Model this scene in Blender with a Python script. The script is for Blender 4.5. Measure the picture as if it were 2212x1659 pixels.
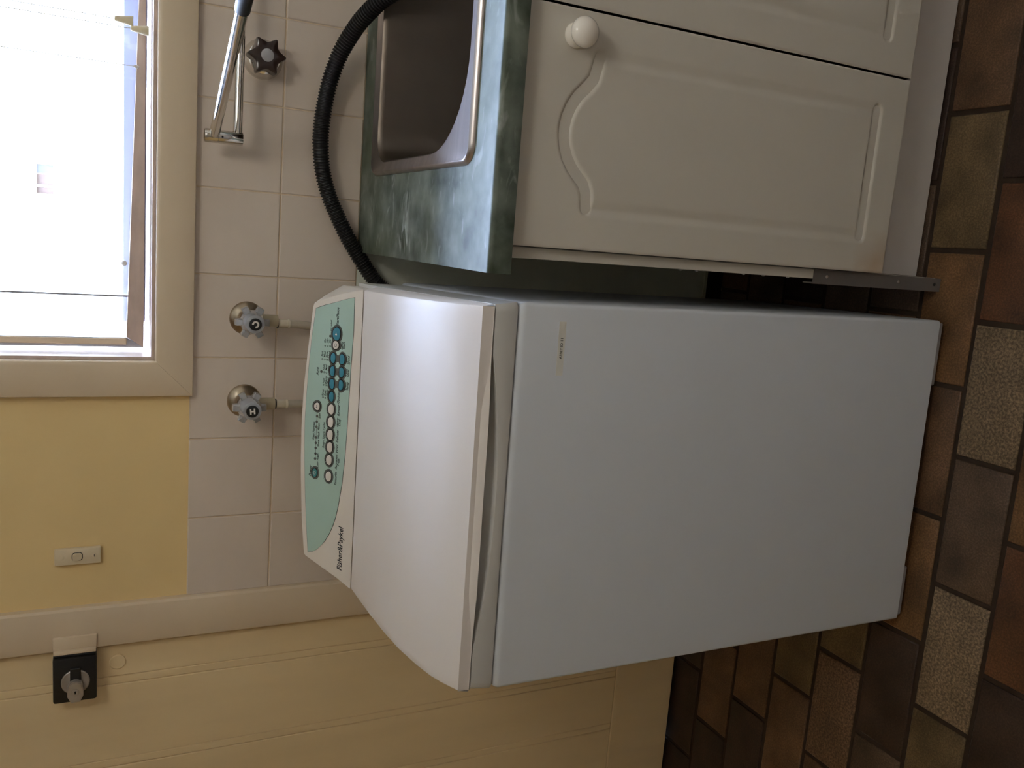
import bpy, bmesh, math, random
from mathutils import Vector, Matrix
PI = math.pi
random.seed(7)
SC = bpy.context.scene
COL = SC.collection
for o in list(bpy.data.objects):
    bpy.data.objects.remove(o, do_unlink=True)

# ---------------------------------------------------------------- camera (phone held sideways: the room's "up" is picture-left)
CAM = Vector((-0.35831, -1.62723, 1.33975))
R0 = Vector((0.98344, 0.18121, -0.00199))       # room-right
R1 = Vector((0.07741, -0.42999, -0.89951))      # room-down
R2 = Vector((-0.16385, 0.88446, -0.43690))      # view direction
cam_d = bpy.data.cameras.new('camera')
cam_d.sensor_fit = 'HORIZONTAL'
cam_d.sensor_width = 36.0
cam_d.lens = 36.0 * 1842.88 / 2212.0
cam_d.clip_start = 0.02
cam_d.clip_end = 200
cam = bpy.data.objects.new('camera', cam_d)
COL.objects.link(cam)
mw = Matrix.Identity(4)
for i in range(3):
    mw[i][0] = R1[i]
    mw[i][1] = R0[i]
    mw[i][2] = -R2[i]
    mw[i][3] = CAM[i]
cam.matrix_world = mw
SC.camera = cam

# ---------------------------------------------------------------- world, sun, exposure
SKY = 27.0
w = bpy.data.worlds.new('world')
SC.world = w
w.use_nodes = True
nt = w.node_tree
bg = nt.nodes['Background']
tc = nt.nodes.new('ShaderNodeTexCoord')
sp = nt.nodes.new('ShaderNodeSeparateXYZ')
rp = nt.nodes.new('ShaderNodeValToRGB')
# bright overcast sky: about twice as bright overhead than at the horizon, one smooth ramp all round
rp.color_ramp.elements[0].position = 0.5
rp.color_ramp.elements[0].color = (0.39, 0.44, 0.55, 1)
rp.color_ramp.elements[1].position = 1.0
rp.color_ramp.elements[1].color = (0.70, 0.88, 1.36, 1)
mp = nt.nodes.new('ShaderNodeMath'); mp.operation = 'MULTIPLY_ADD'
mp.inputs[1].default_value = 0.5; mp.inputs[2].default_value = 0.5
nt.links.new(tc.outputs['Generated'], sp.inputs[0])
nt.links.new(sp.outputs['Z'], mp.inputs[0])
nt.links.new(mp.outputs[0], rp.inputs[0])
nt.links.new(rp.outputs[0], bg.inputs['Color'])
bg.inputs['Strength'].default_value = SKY

sun_d = bpy.data.lights.new('sun', 'SUN')
sun_d.energy = 6.0
sun_d.angle = 0.5
sun_d.color = (1.0, 0.96, 0.9)
sun = bpy.data.objects.new('sun', sun_d)
COL.objects.link(sun)
sun.rotation_euler = Vector((0.25, 0.62, -0.74)).to_track_quat('-Z', 'Y').to_euler()

LAMP = (0.25, -1.55)
LAMP_STRENGTH = 5.4

def portal(name, loc, direction, sx, sy):
    d = bpy.data.lights.new(name, 'AREA')
    d.shape = 'RECTANGLE'; d.size = sx; d.size_y = sy
    d.cycles.is_portal = True
    o = bpy.data.objects.new(name, d); COL.objects.link(o)
    o.location = loc
    o.rotation_euler = Vector(direction).to_track_quat('-Z', 'Y').to_euler()

SC.view_settings.view_transform = 'Standard'
SC.view_settings.look = 'None'
SC.view_settings.gamma = 1.0
SC.view_settings.use_curve_mapping = False
SC.view_settings.exposure = 1.13

# ---------------------------------------------------------------- materials
def s(r, g, b):
    f = lambda c: (c / 255 / 12.92) if c <= 10.3 else ((c / 255 + 0.055) / 1.055) ** 2.4
    return (f(r), f(g), f(b), 1.0)

def mat(name, col, rough=0.5, metal=0.0, var=0.0, scale=12.0, bump=0.0, bscale=200.0, spec=0.5, trans=0.0,
        stretch=(1, 1, 1), detail=4.0, col2=None, sdetail=5.0, ior=1.45, objcol=False, speck=0.0, speck_scale=260.0, coat=0.0):
    m = bpy.data.materials.new(name)
    m.use_nodes = True
    t = m.node_tree
    b = t.nodes['Principled BSDF']
    b.inputs['Roughness'].default_value = rough
    b.inputs['Metallic'].default_value = metal
    b.inputs['Specular IOR Level'].default_value = spec
    b.inputs['Transmission Weight'].default_value = trans
    b.inputs['IOR'].default_value = ior
    b.inputs['Coat Weight'].default_value = coat
    tcn = t.nodes.new('ShaderNodeTexCoord')
    mpn = t.nodes.new('ShaderNodeMapping')
    mpn.inputs['Scale'].default_value = stretch
    t.links.new(tcn.outputs['Object'], mpn.inputs[0])
    src = None
    if objcol:
        oi = t.nodes.new('ShaderNodeObjectInfo')
        ad = t.nodes.new('ShaderNodeVectorMath'); ad.operation = 'ADD'
        cx = t.nodes.new('ShaderNodeCombineXYZ')
        ml = t.nodes.new('ShaderNodeMath'); ml.operation = 'MULTIPLY'; ml.inputs[1].default_value = 37.0
        t.links.new(oi.outputs['Random'], ml.inputs[0])
        t.links.new(ml.outputs[0], cx.inputs[0]); t.links.new(ml.outputs[0], cx.inputs[1])
        t.links.new(mpn.outputs[0], ad.inputs[0]); t.links.new(cx.outputs[0], ad.inputs[1])
        vec = ad.outputs[0]
        src = oi.outputs['Color']
    else:
        vec = mpn.outputs[0]
    if var > 0 or col2 is not None:
        n = t.nodes.new('ShaderNodeTexNoise')
        n.inputs['Scale'].default_value = scale
        n.inputs['Detail'].default_value = detail
        t.links.new(vec, n.inputs['Vector'])
        mr = t.nodes.new('ShaderNodeMapRange')
        mr.inputs['From Min'].default_value = 0.3; mr.inputs['From Max'].default_value = 0.7
        t.links.new(n.outputs['Fac'], mr.inputs['Value'])
        if col2 is not None:
            mx = t.nodes.new('ShaderNodeMix'); mx.data_type = 'RGBA'
            mx.inputs['A'].default_value = col; mx.inputs['B'].default_value = col2
            t.links.new(mr.outputs[0], mx.inputs['Factor'])
            cur = mx.outputs['Result']
        else:
            mr.inputs['To Min'].default_value = 1 - var; mr.inputs['To Max'].default_value = 1 + var
            mx = t.nodes.new('ShaderNodeMix'); mx.data_type = 'RGBA'; mx.blend_type = 'MULTIPLY'
            mx.inputs['Factor'].default_value = 1.0
            if src: t.links.new(src, mx.inputs['A'])
            else: mx.inputs['A'].default_value = col
            t.links.new(mr.outputs[0], mx.inputs['B'])
            cur = mx.outputs['Result']
        if speck > 0:
            v = t.nodes.new('ShaderNodeTexNoise')
            v.inputs['Scale'].default_value = speck_scale; v.inputs['Detail'].default_value = sdetail; v.inputs['Roughness'].default_value = 0.65
            t.links.new(vec, v.inputs['Vector'])
            m2 = t.nodes.new('ShaderNodeMapRange')
            m2.inputs['From Min'].default_value = 0.42; m2.inputs['From Max'].default_value = 0.66
            m2.inputs['To Min'].default_value = 1 - speck * 0.45; m2.inputs['To Max'].default_value = 1 + speck
            t.links.new(v.outputs['Fac'], m2.inputs['Value'])
            mx2 = t.nodes.new('ShaderNodeMix'); mx2.data_type = 'RGBA'; mx2.blend_type = 'MULTIPLY'
            mx2.inputs['Factor'].default_value = 1.0
            t.links.new(cur, mx2.inputs['A']); t.links.new(m2.outputs[0], mx2.inputs['B'])
            cur = mx2.outputs['Result']
        t.links.new(cur, b.inputs['Base Color'])
    elif src:
        t.links.new(src, b.inputs['Base Color'])
    else:
        b.inputs['Base Color'].default_value = col
    if bump > 0:
        n2 = t.nodes.new('ShaderNodeTexNoise')
        n2.inputs['Scale'].default_value = bscale; n2.inputs['Detail'].default_value = 3.0
        t.links.new(vec, n2.inputs['Vector'])
        bp = t.nodes.new('ShaderNodeBump')
        bp.inputs['Strength'].default_value = bump; bp.inputs['Distance'].default_value = 0.001
        t.links.new(n2.outputs['Fac'], bp.inputs['Height'])
        t.links.new(bp.outputs[0], b.inputs['Normal'])
    return m

def glass_mat():
    m = bpy.data.materials.new('window_glass'); m.use_nodes = True
    t = m.node_tree; t.nodes.clear()
    out = t.nodes.new('ShaderNodeOutputMaterial')
    tr = t.nodes.new('ShaderNodeBsdfTransparent'); tr.inputs[0].default_value = (0.94, 0.96, 0.96, 1)
    gl = t.nodes.new('ShaderNodeBsdfGlossy'); gl.inputs['Roughness'].default_value = 0.02
    fr = t.nodes.new('ShaderNodeFresnel'); fr.inputs[0].default_value = 1.45
    mx = t.nodes.new('ShaderNodeMixShader')
    t.links.new(fr.outputs[0], mx.inputs[0]); t.links.new(tr.outputs[0], mx.inputs[1]); t.links.new(gl.outputs[0], mx.inputs[2])
    t.links.new(mx.outputs[0], out.inputs[0])
    return m

M = dict(
    yellow=mat('yellow_wall_paint', s(236, 206, 148), 0.6, var=0.03, scale=5, bump=0.15, bscale=120),
    plaster=mat('cream_wall_paint', s(226, 220, 206), 0.7, var=0.02, scale=5),
    taupe=mat('taupe_wall_paint', s(140, 126, 108), 0.7, var=0.02, scale=5),
    ceiling=mat('ceiling_paint', s(228, 224, 214), 0.8, var=0.02, scale=3),
    tile=mat('glazed_white_tile', s(220, 204, 188), 0.25, var=0.025, scale=9, bump=0.04, bscale=30),
    grout=mat('tile_grout', s(222, 200, 168), 0.8, var=0.12, scale=30),
    trim=mat('cream_gloss_trim', s(222, 201, 172), 0.4, var=0.03, scale=8, bump=0.1, bscale=60),
    door=mat('cream_door_paint', s(238, 212, 166), 0.45, var=0.05, scale=4, bump=0.15, bscale=50, stretch=(3, 3, 0.6)),
    green_wall=mat('grey_green_wall_paint', s(222, 224, 208), 0.6, var=0.05, scale=6),
    frame_dark=mat('aged_sash_timber', s(196, 176, 162), 0.55, var=0.12, scale=20, stretch=(1, 1, 3)),
    frame_white=mat('window_frame_white', s(230, 226, 220), 0.4, var=0.03, scale=20),
    alu=mat('mill_aluminium', s(196, 198, 206), 0.35, 0.7, var=0.05, scale=30),
    rail=mat('lavender_outer_rail', s(150, 150, 172), 0.6),  # even lavender-grey
    glass=glass_mat(),
    washer=mat('white_enamel', s(210, 214, 220), 0.38, var=0.012, scale=3, bump=0.06, bscale=260),
    lid=mat('white_plastic_lid', s(226, 217, 210), 0.4, spec=0.13, var=0.01, scale=3, bump=0.05, bscale=320),
    deck=mat('white_plastic_deck', s(214, 213, 209), 0.4, var=0.012, scale=3),
    console=mat('ivory_plastic_console', s(226, 216, 204), 0.42, var=0.012, scale=3, bump=0.05, bscale=320),
    panel=mat('turquoise_panel_film', s(174, 200, 187), 0.5, var=0.02, scale=6, bump=0.05, bscale=400),
    ink=mat('dark_print', s(34, 36, 36), 0.6),
    inkgrey=mat('grey_print', s(92, 95, 90), 0.6),
    btn_blue=mat('blue_button', s(62, 136, 158), 0.4),
    btn_teal=mat('teal_button', s(70, 140, 140), 0.4),
    btn_white=mat('white_button', s(222, 214, 204), 0.4),
    sticker=mat('label_tape', s(218, 216, 208), 0.5),
    black=mat('black_rubber', s(26, 27, 28), 0.45, var=0.1, scale=60),
    dark=mat('dark_gap', s(20, 18, 16), 0.8),
    chrome=mat('chrome', s(222, 218, 212), 0.12, 1.0, var=0.03, scale=20),
    brass=mat('tarnished_chrome', s(176, 160, 138), 0.3, 1.0, var=0.2, scale=30),
    acrylic=mat('clear_acrylic', s(222, 224, 228), 0.08, trans=0.65, ior=1.45),
    hose_clear=mat('cloudy_hose', s(176, 165, 148), 0.35),
    sleeve=mat('clear_hose_sleeve', s(206, 194, 172), 0.25),
    nylon=mat('beige_nylon', s(178, 164, 136), 0.5),
    brown=mat('smoky_brown_plastic', s(56, 42, 37), 0.18, coat=0.3),
    capgrey=mat('grey_cap', s(170, 168, 170), 0.25),
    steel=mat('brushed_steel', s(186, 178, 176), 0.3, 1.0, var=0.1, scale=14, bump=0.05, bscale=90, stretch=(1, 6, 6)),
    bowl=mat('darkened_bowl_steel', s(120, 110, 100), 0.42, 1.0, var=0.06, scale=14),  # darker copy of the sink steel: dark reflections put into colour
    cab=mat('white_vinyl_door', s(210, 204, 192), 0.42, var=0.015, scale=3, bump=0.05, bscale=300),
    kick=mat('grey_white_kick', s(218, 212, 206), 0.5, var=0.04, scale=14),
    skirt=mat('grey_foot_plastic', s(156, 154, 156), 0.5),
    knob=mat('glazed_white_knob', s(240, 232, 220), 0.12, coat=0.5),
    angle=mat('painted_steel_angle', s(108, 102, 98), 0.45, var=0.05, scale=20),
    rivet=mat('bright_rivet', s(210, 206, 200), 0.3, 1.0),
    lockblack=mat('black_lock_enamel', s(26, 24, 24), 0.42),
    lockgrey=mat('satin_nickel', s(176, 168, 160), 0.35, 0.6),
    switch=mat('aged_white_switch', s(224, 206, 174), 0.4),
    cord=mat('blind_cord', s(200, 196, 186), 0.7),
    ivory=mat('ivory_pull', s(232, 218, 184), 0.4),
    floor_tile=mat('quarry_tile', (1, 1, 1, 1), 0.5, var=0.42, scale=13, bump=0.35, bscale=240, objcol=True, speck=0.5, speck_scale=300),
    pale_tile=mat('speckled_quarry_tile', (1, 1, 1, 1), 0.5, var=0.22, scale=15, bump=0.45, bscale=200, objcol=True, speck=0.85, speck_scale=230),
    floor_grout=mat('dark_floor_grout', s(52, 38, 26), 0.85, var=0.2, scale=40, bump=0.4, bscale=150),
    house=mat('neighbour_white_boards', s(236, 232, 226), 0.6, var=0.02, scale=2),
    house_dark=mat('neighbour_brown_blind', s(52, 36, 29), 0.6, var=0.1, scale=3),
    house_grey=mat('neighbour_grey_glass', s(42, 43, 46), 0.3),
    lawn=mat('outdoor_ground', s(150, 148, 132), 0.9, var=0.2, scale=2),
)

def lamp_mat():
    m = bpy.data.materials.new('opal_lamp_glass'); m.use_nodes = True
    b = m.node_tree.nodes['Principled BSDF']
    b.inputs['Emission Color'].default_value = (1.0, 0.95, 0.88, 1)
    b.inputs['Emission Strength'].default_value = LAMP_STRENGTH
    return m
M['lamp'] = lamp_mat()

def bench_mat():
    m = mat('green_marble_laminate', s(56, 66, 55), 0.48, col2=s(122, 130, 120), spec=0.3, scale=22, detail=8, stretch=(1, 1, 1))
    t = m.node_tree; b = t.nodes['Principled BSDF']
    tcn = t.nodes.new('ShaderNodeTexCoord')
    old = b.inputs['Base Color'].links[0].from_socket
    n = t.nodes.new('ShaderNodeTexNoise'); n.inputs['Scale'].default_value = 34; n.inputs['Detail'].default_value = 7
    n.inputs['Distortion'].default_value = 1.2
    mp2 = t.nodes.new('ShaderNodeMapping'); mp2.inputs['Scale'].default_value = (0.5, 1.3, 1.3)
    t.links.new(tcn.outputs['Object'], mp2.inputs[0]); t.links.new(mp2.outputs[0], n.inputs['Vector'])
    mr = t.nodes.new('ShaderNodeMapRange'); mr.inputs['From Min'].default_value = 0.6; mr.inputs['From Max'].default_value = 0.78
    t.links.new(n.outputs['Fac'], mr.inputs['Value'])
    mx = t.nodes.new('ShaderNodeMix'); mx.data_type = 'RGBA'
    mx.inputs['B'].default_value = s(160, 166, 160)
    t.links.new(mr.outputs[0], mx.inputs['Factor']); t.links.new(old, mx.inputs['A'])
    n3 = t.nodes.new('ShaderNodeTexNoise'); n3.inputs['Scale'].default_value = 7; n3.inputs['Detail'].default_value = 5
    t.links.new(tcn.outputs['Object'], n3.inputs['Vector'])
    mr3 = t.nodes.new('ShaderNodeMapRange'); mr3.inputs['From Min'].default_value = 0.45; mr3.inputs['From Max'].default_value = 0.7
    mr3.inputs['To Max'].default_value = 0.6
    t.links.new(n3.outputs['Fac'], mr3.inputs['Value'])
    mx3 = t.nodes.new('ShaderNodeMix'); mx3.data_type = 'RGBA'
    mx3.inputs['B'].default_value = s(76, 84, 56)
    t.links.new(mr3.outputs[0], mx3.inputs['Factor']); t.links.new(mx.outputs['Result'], mx3.inputs['A'])
    t.links.new(mx3.outputs['Result'], b.inputs['Base Color'])
    return m
M['bench'] = bench_mat()

# ---------------------------------------------------------------- mesh helpers
class MB:
    def __init__(self): self.v = []; self.f = []; self.mi = []
    def add(self, verts, faces, mi=0):
        o = len(self.v)
        self.v += [tuple(p) for p in verts]
        for f in faces:
            self.f.append(tuple(i + o for i in f)); self.mi.append(mi)
        return self
    def box(self, x0, x1, y0, y1, z0, z1, r=0.0, seg=2, mi=0):
        if r <= 0:
            v = [(x0, y0, z0), (x1, y0, z0), (x1, y1, z0), (x0, y1, z0), (x0, y0, z1), (x1, y0, z1), (x1, y1, z1), (x0, y1, z1)]
            return self.add(v, [(0, 3, 2, 1), (4, 5, 6, 7), (0, 1, 5, 4), (1, 2, 6, 5), (2, 3, 7, 6), (3, 0, 4, 7)], mi)
        bm = bmesh.new()
        bmesh.ops.create_cube(bm, size=1.0)
        for v in bm.verts:
            v.co = Vector(((x0 + x1) / 2 + v.co.x * (x1 - x0), (y0 + y1) / 2 + v.co.y * (y1 - y0), (z0 + z1) / 2 + v.co.z * (z1 - z0)))
        bmesh.ops.bevel(bm, geom=list(bm.edges), offset=r, segments=seg, profile=0.5, affect='EDGES', clamp_overlap=True)
        self.bm(bm, mi); bm.free()
        return self
    def bm(self, bm, mi=0, mtx=None):
        bm.verts.ensure_lookup_table(); bm.verts.index_update()
        self.add([(mtx @ v.co if mtx else v.co) for v in bm.verts], [[v.index for v in f.verts] for f in bm.faces], mi)
    def rings(self, rings, cap0=False, cap1=False, closed=True, mi=0):
        n = len(rings[0]); vs = [p for r in rings for p in r]; fs = []
        for i in range(len(rings) - 1):
            for j in range(n if closed else n - 1):
                k = (j + 1) % n
                fs.append((i * n + j, i * n + k, (i + 1) * n + k, (i + 1) * n + j))
        if cap0: fs.append(tuple(reversed(range(n))))
        if cap1: fs.append(tuple((len(rings) - 1) * n + j for j in range(n)))
        return self.add(vs, fs, mi)
    def lathe(self, prof, o, d, n=24, mi=0, cap=True, shape=None):
        d = Vector(d).normalized(); o = Vector(o)
        a = d.orthogonal().normalized()
        if abs(d.z) < 0.9: a = (Vector((0, 0, 1)) - d * d.z).normalized()
        b = d.cross(a)
        rg = []
        for r, h in prof:
            rr = []
            for j in range(n):
                t = 2 * PI * j / n
                q = r * (shape(t, h) if shape else 1.0)
                rr.append(o + d * h + a * (q * math.cos(t)) + b * (q * math.sin(t)))
            rg.append(rr)
        return self.rings(rg, cap, cap, mi=mi)
    def tube(self, pts, rad, n=12, mi=0, cap=True):
        pts = [Vector(p) for p in pts]
        rg = []; prev = None
        for i, p in enumerate(pts):
            t = (pts[min(i + 1, len(pts) - 1)] - pts[max(i - 1, 0)]).normalized()
            a = (prev - t * prev.dot(t)).normalized() if prev is not None else t.orthogonal().normalized()
            prev = a; b = t.cross(a)
            r = rad(i) if callable(rad) else rad
            rg.append([p + a * (r * math.cos(2 * PI * j / n)) + b * (r * math.sin(2 * PI * j / n)) for j in range(n)])
        return self.rings(rg, cap, cap, mi=mi)
    def prism(self, outline, h0, h1, mtx=None, mi=0):
        lo = [Vector((x, y, h0)) for x, y in outline]; hi = [Vector((x, y, h1)) for x, y in outline]
        if mtx: lo = [mtx @ p for p in lo]; hi = [mtx @ p for p in hi]
        return self.rings([lo, hi], True, True, mi=mi)
    def mesh(self, name, mats, sharp=35):
        me = bpy.data.meshes.new(name)
        me.from_pydata(self.v, [], self.f)
        if not isinstance(mats, (list, tuple)): mats = [mats]
        for m in mats: me.materials.append(m)
        me.polygons.foreach_set('material_index', self.mi)
        bm = bmesh.new(); bm.from_mesh(me)
        bmesh.ops.recalc_face_normals(bm, faces=list(bm.faces))
        bm.to_mesh(me); bm.free()
        if sharp:
            me.polygons.foreach_set('use_smooth', [True] * len(me.polygons))
            me.set_sharp_from_angle(angle=math.radians(sharp))
        me.update()
        return me
    def build(self, name, mats, parent=None, sharp=35, off=None):
        if off is not None:
            o = Vector(off); self.v = [tuple(Vector(p) - o) for p in self.v]
        ob = bpy.data.objects.new(name, self.mesh(name, mats, sharp))
        COL.objects.link(ob)
        if parent: ob.parent = parent
        return ob

def empty(name, loc=(0, 0, 0), rz=0.0):
    o = bpy.data.objects.new(name, None); COL.objects.link(o)
    o.location = loc; o.rotation_euler = (0, 0, rz); o.empty_display_size = 0.05
    return o
def tag(o, label, cat, group=None):
    o['label'] = label; o['category'] = cat
    if group: o['group'] = group
    return o
def struct(o, label=None):
    o['kind'] = 'structure'
    if label: o['label'] = label
    return o

def text_into(mb, body, mtx, size=None, width=None, shear=0.0, align='CENTER', bold=0.0, h=0.0002, mi=0, sx=1.0):
    cu = bpy.data.curves.new('t', 'FONT')
    cu.body = body; cu.size = 1.0; cu.shear = shear; cu.align_x = align; cu.align_y = 'CENTER'; cu.offset = bold
    cu.resolution_u = 3
    ob = bpy.data.objects.new('t', cu); COL.objects.link(ob)
    dg = bpy.context.evaluated_depsgraph_get()
    me = bpy.data.meshes.new_from_object(ob.evaluated_get(dg))
    xs = [v.co.x for v in me.vertices]; wd = (max(xs) - min(xs)) if xs else 1
    k = width / wd if width else size
    mb.add([mtx @ Vector((v.co.x * k * sx, v.co.y * k, h)) for v in me.vertices], [tuple(p.vertices) for p in me.polygons], mi)
    bpy.data.objects.remove(ob, do_unlink=True); bpy.data.curves.remove(cu); bpy.data.meshes.remove(me)

def rrect(x0, x1, y0, y1, rs, n=8):
    # corners order: (x1,y1),(x0,y1),(x0,y0),(x1,y0)  counter-clockwise
    if not isinstance(rs, (list, tuple)): rs = [rs] * 4
    out = []
    for (cx, cy, a0), r in zip([(x1, y1, 0), (x0, y1, PI / 2), (x0, y0, PI), (x1, y0, 1.5 * PI)], rs):
        ox = cx - r if cx == x1 else cx + r
        oy = cy - r if cy == y1 else cy + r
        for i in range(n + 1):
            a = a0 + (PI / 2) * i / n
            out.append((ox + r * math.cos(a), oy + r * math.sin(a)))
    return out

def plate_holes(mb, xs, zs, holes, y0, y1):
    # slab in XZ (front y0, back y1) on break lines xs, zs without the cells inside holes
    for i in range(len(xs) - 1):
        for j in range(len(zs) - 1):
            cx = (xs[i] + xs[i + 1]) / 2; cz = (zs[j] + zs[j + 1]) / 2
            if any(a < cx < b and c < cz < d for a, b, c, d in holes): continue
            mb.box(xs[i], xs[i + 1], y0, y1, zs[j], zs[j + 1])

# ================================================================ ROOM SHELL
XL, XR, YF, ZC = -2.25, 2.0, -3.0, 2.4
WX0, WX1, WZ0, WZ1 = -0.6145, 1.40, 1.2485, 2.15         # window opening
DX0, DX1, DZ1 = -1.965, -1.1445, 2.05                    # door opening
T = 0.1524

b = MB()
plate_holes(b, [XL - 0.1, DX0, DX1, WX0, WX1, XR + 0.1], [-0.03, WZ0, DZ1, WZ1, ZC + 0.1],
            [(WX0, WX1, WZ0, WZ1), (DX0, DX1, -0.03, DZ1)], 0.003, 0.11)
# the door hole crosses the WZ0 break so both its cells are skipped above
wall_back = struct(b.build('wall_back', M['yellow'], sharp=0), 'yellow painted wall above white tiles')
b = MB(); b.box(XL - 0.1, XL, YF - 0.1, 0.003, -0.03, ZC + 0.1)
struct(b.build('wall_left', M['yellow'], sharp=0))
b = MB(); b.box(XR, XR + 0.1, YF - 0.1, 0.003, -0.03, ZC + 0.1)
struct(b.build('wall_right', M['plaster'], sharp=0))
b = MB(); b.box(XL, XR, YF - 0.1, YF, -0.03, ZC + 0.1)
struct(b.build('wall_front', M['taupe'], sharp=0))
b = MB(); b.box(XL, XR, YF, 0.003, ZC, ZC + 0.1)
struct(b.build('ceiling', M['ceiling'], sharp=0))
portal('window_portal', ((WX0 + WX1) / 2, 0.115, (WZ0 + WZ1) / 2), (0, -1, 0), WX1 - WX0, WZ1 - WZ0)

# ---- wall tiles, each one a piece of the back wall
def tile_mesh(name, wx, wz, m):
    g = 0.0010; bv = 0.0014; t0, t1 = 0.003, -0.0012
    x0, x1, z0, z1 = g, wx - g, g, wz - g
    mb = MB()
    r0 = [(x0, t0, z0), (x1, t0, z0), (x1, t0, z1), (x0, t0, z1)]
    r1 = [(x0, 0, z0), (x1, 0, z0), (x1, 0, z1), (x0, 0, z1)]
    r2 = [(x0 + bv, t1, z0 + bv), (x1 - bv, t1, z0 + bv), (x1 - bv, t1, z1 - bv), (x0 + bv, t1, z1 - bv)]
    mb.rings([r0, r1, r2], False, True)
    return mb.mesh(name, m, 30)
tm_a = tile_mesh('wall_tile', T, T - 0.0005, M['tile'])
tm_b = tile_mesh('wall_tile', T, 0.1482, M['tile'])
Z1 = 1.0372
for i in range(-7, 9):
    for z, me in ((Z1, tm_a), (0.889, tm_b)):
        o = bpy.data.objects.new('wall_tile', me); COL.objects.link(o)
        o.parent = wall_back
        o.location = (i * T, random.uniform(-0.0003, 0.0003), z)
        o.rotation_euler = (random.uniform(-0.0015, 0.0015), 0, random.uniform(-0.0015, 0.0015))
b = MB(); b.box(-7 * T, 9 * T, 0.0008, 0.003, 0.889, Z1 + T - 0.001)
b.build('grout', M['grout'], wall_back)

# ---- grey-green wall below the tiles
b = MB(); b.box(-7 * T, 1.9, -0.001, 0.003, 0.056, 0.8885)
b.box(-7 * T, 1.9, -0.004, 0.003, 0.048, 0.056)
struct(b.build('trim_2', M['green_wall']), 'grey-green painted lower wall behind the washing machine')
b = MB(); b.box(-7 * T, 1.9, 0.0, 0.003, 0.0, 0.048)
struct(b.build('baseboard_back', M['dark']))

# ---- floor with single quarry tiles
b = MB(); b.box(XL, XR, YF, 0.12, -0.03, -0.0035)
floor = struct(b.build('floor', M['floor_grout'], sharp=0), 'brown quarry tile floor in running bond')
FL, FP, FX0, FY0 = 0.23439, 0.11517, -0.431, -0.43578
def floor_tile_mesh(wx, wy, m):
    g = 0.0044; bv = 0.0035
    x0, x1, y0, y1 = g, wx - g, g, wy - g
    rg = []
    for d, z in ((0, -0.006), (0, -0.0022), (bv * 0.5, -0.0006), (bv, 0.0)):
        rg.append([(x0 + d, y0 + d, z), (x1 - d, y0 + d, z), (x1 - d, y1 - d, z), (x0 + d, y1 - d, z)])
    mb = MB(); mb.rings(rg, False, True)
    return mb.mesh('floor_tile', m, 50)
fm_a = floor_tile_mesh(FL, FP, M['floor_tile']); fm_b = floor_tile_mesh(FL, FP, M['pale_tile'])
ORANGE, RUST, DARK, PURP, OLIVE, TAN, MID = s(108, 77, 48), s(88, 56, 36), s(56, 40, 32), s(84, 65, 50), s(99, 80, 54), s(115, 96, 73), s(94, 68, 47)
# rows counted from the wall: row r spans Y FY0-r*FP .. FY0-(r+1)*FP
SPEC = {(2, 0): ('p', TAN), (2, 1): ('n', PURP), (2, 2): ('p', s(118, 99, 77)), (2, 3): ('n', OLIVE), (2, -1): ('n', RUST), (2, -2): ('n', DARK),
        (3, 0): ('p', s(112, 92, 68)), (3, 1): ('n', ORANGE), (3, 2): ('n', RUST), (3, 3): ('n', DARK), (3, -1): ('n', DARK), (3, -2): ('n', DARK),
        (1, -2): ('n', MID), (1, -1): ('n', OLIVE), (1, 0): ('n', ORANGE), (1, 1): ('n', MID), (1, 2): ('n', ORANGE), (1, 3): ('n', DARK), (1, -3): ('n', RUST),
        (0, 2): ('n', OLIVE), (0, 3): ('p', s(104, 78, 58)), (0, 4): ('n', MID),
        (-1, 3): ('n', OLIVE), (-1, 2): ('n', DARK), (-1, 4): ('n', MID), (-2, 3): ('n', MID), (-2, 4): ('n', DARK), (-2, 5): ('n', MID)}
rest = []
for r in range(-4, 22):
    for k in range(-11, 8):
        # ints for even rows, half offsets for odd rows
        off = 0.0 if r % 2 == 0 else -0.5
        x1 = FX0 - (k + off) * FL; x0 = x1 - FL
        y1 = FY0 - r * FP; y0 = y1 - FP
        if x0 > XR or x1 < XL or y1 < YF or y0 > 0.1: continue
        near = (-2.05 < x0 and x1 < 0.95 and y0 > -1.75)
        if not near:
            rest.append((x0, y0)); continue
        kind, c = SPEC.get((r, k), ('n', random.choice([ORANGE, MID, DARK, PURP, OLIVE, MID, MID, DARK])))
        o = bpy.data.objects.new('floor_tile', fm_b if kind == 'p' else fm_a)
        COL.objects.link(o); o.parent = floor
        o.location = (x0, y0, random.uniform(-0.0006, 0.0004))
        o.rotation_euler = (random.uniform(-0.004, 0.004), random.uniform(-0.002, 0.002), random.uniform(-0.006, 0.006))
        v = random.uniform(0.9, 1.1)
        o.color = (c[0] * v, c[1] * v, c[2] * v, 1)
mb = MB()
for x0, y0 in rest:
    x1 = min(x0 + FL, XR); y1 = min(y0 + FP, 0.0); xa = max(x0, XL); ya = max(y0, YF)
    if x1 - xa < 0.02 or y1 - ya < 0.02: continue
    mb.box(xa + 0.0036, x1 - 0.0036, ya + 0.0036, y1 - 0.0036, -0.0055, -0.0004)
o = mb.build('floor_tile_field', M['floor_tile'], floor, sharp=0); o['kind'] = 'stuff'; o.color = MID

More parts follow.
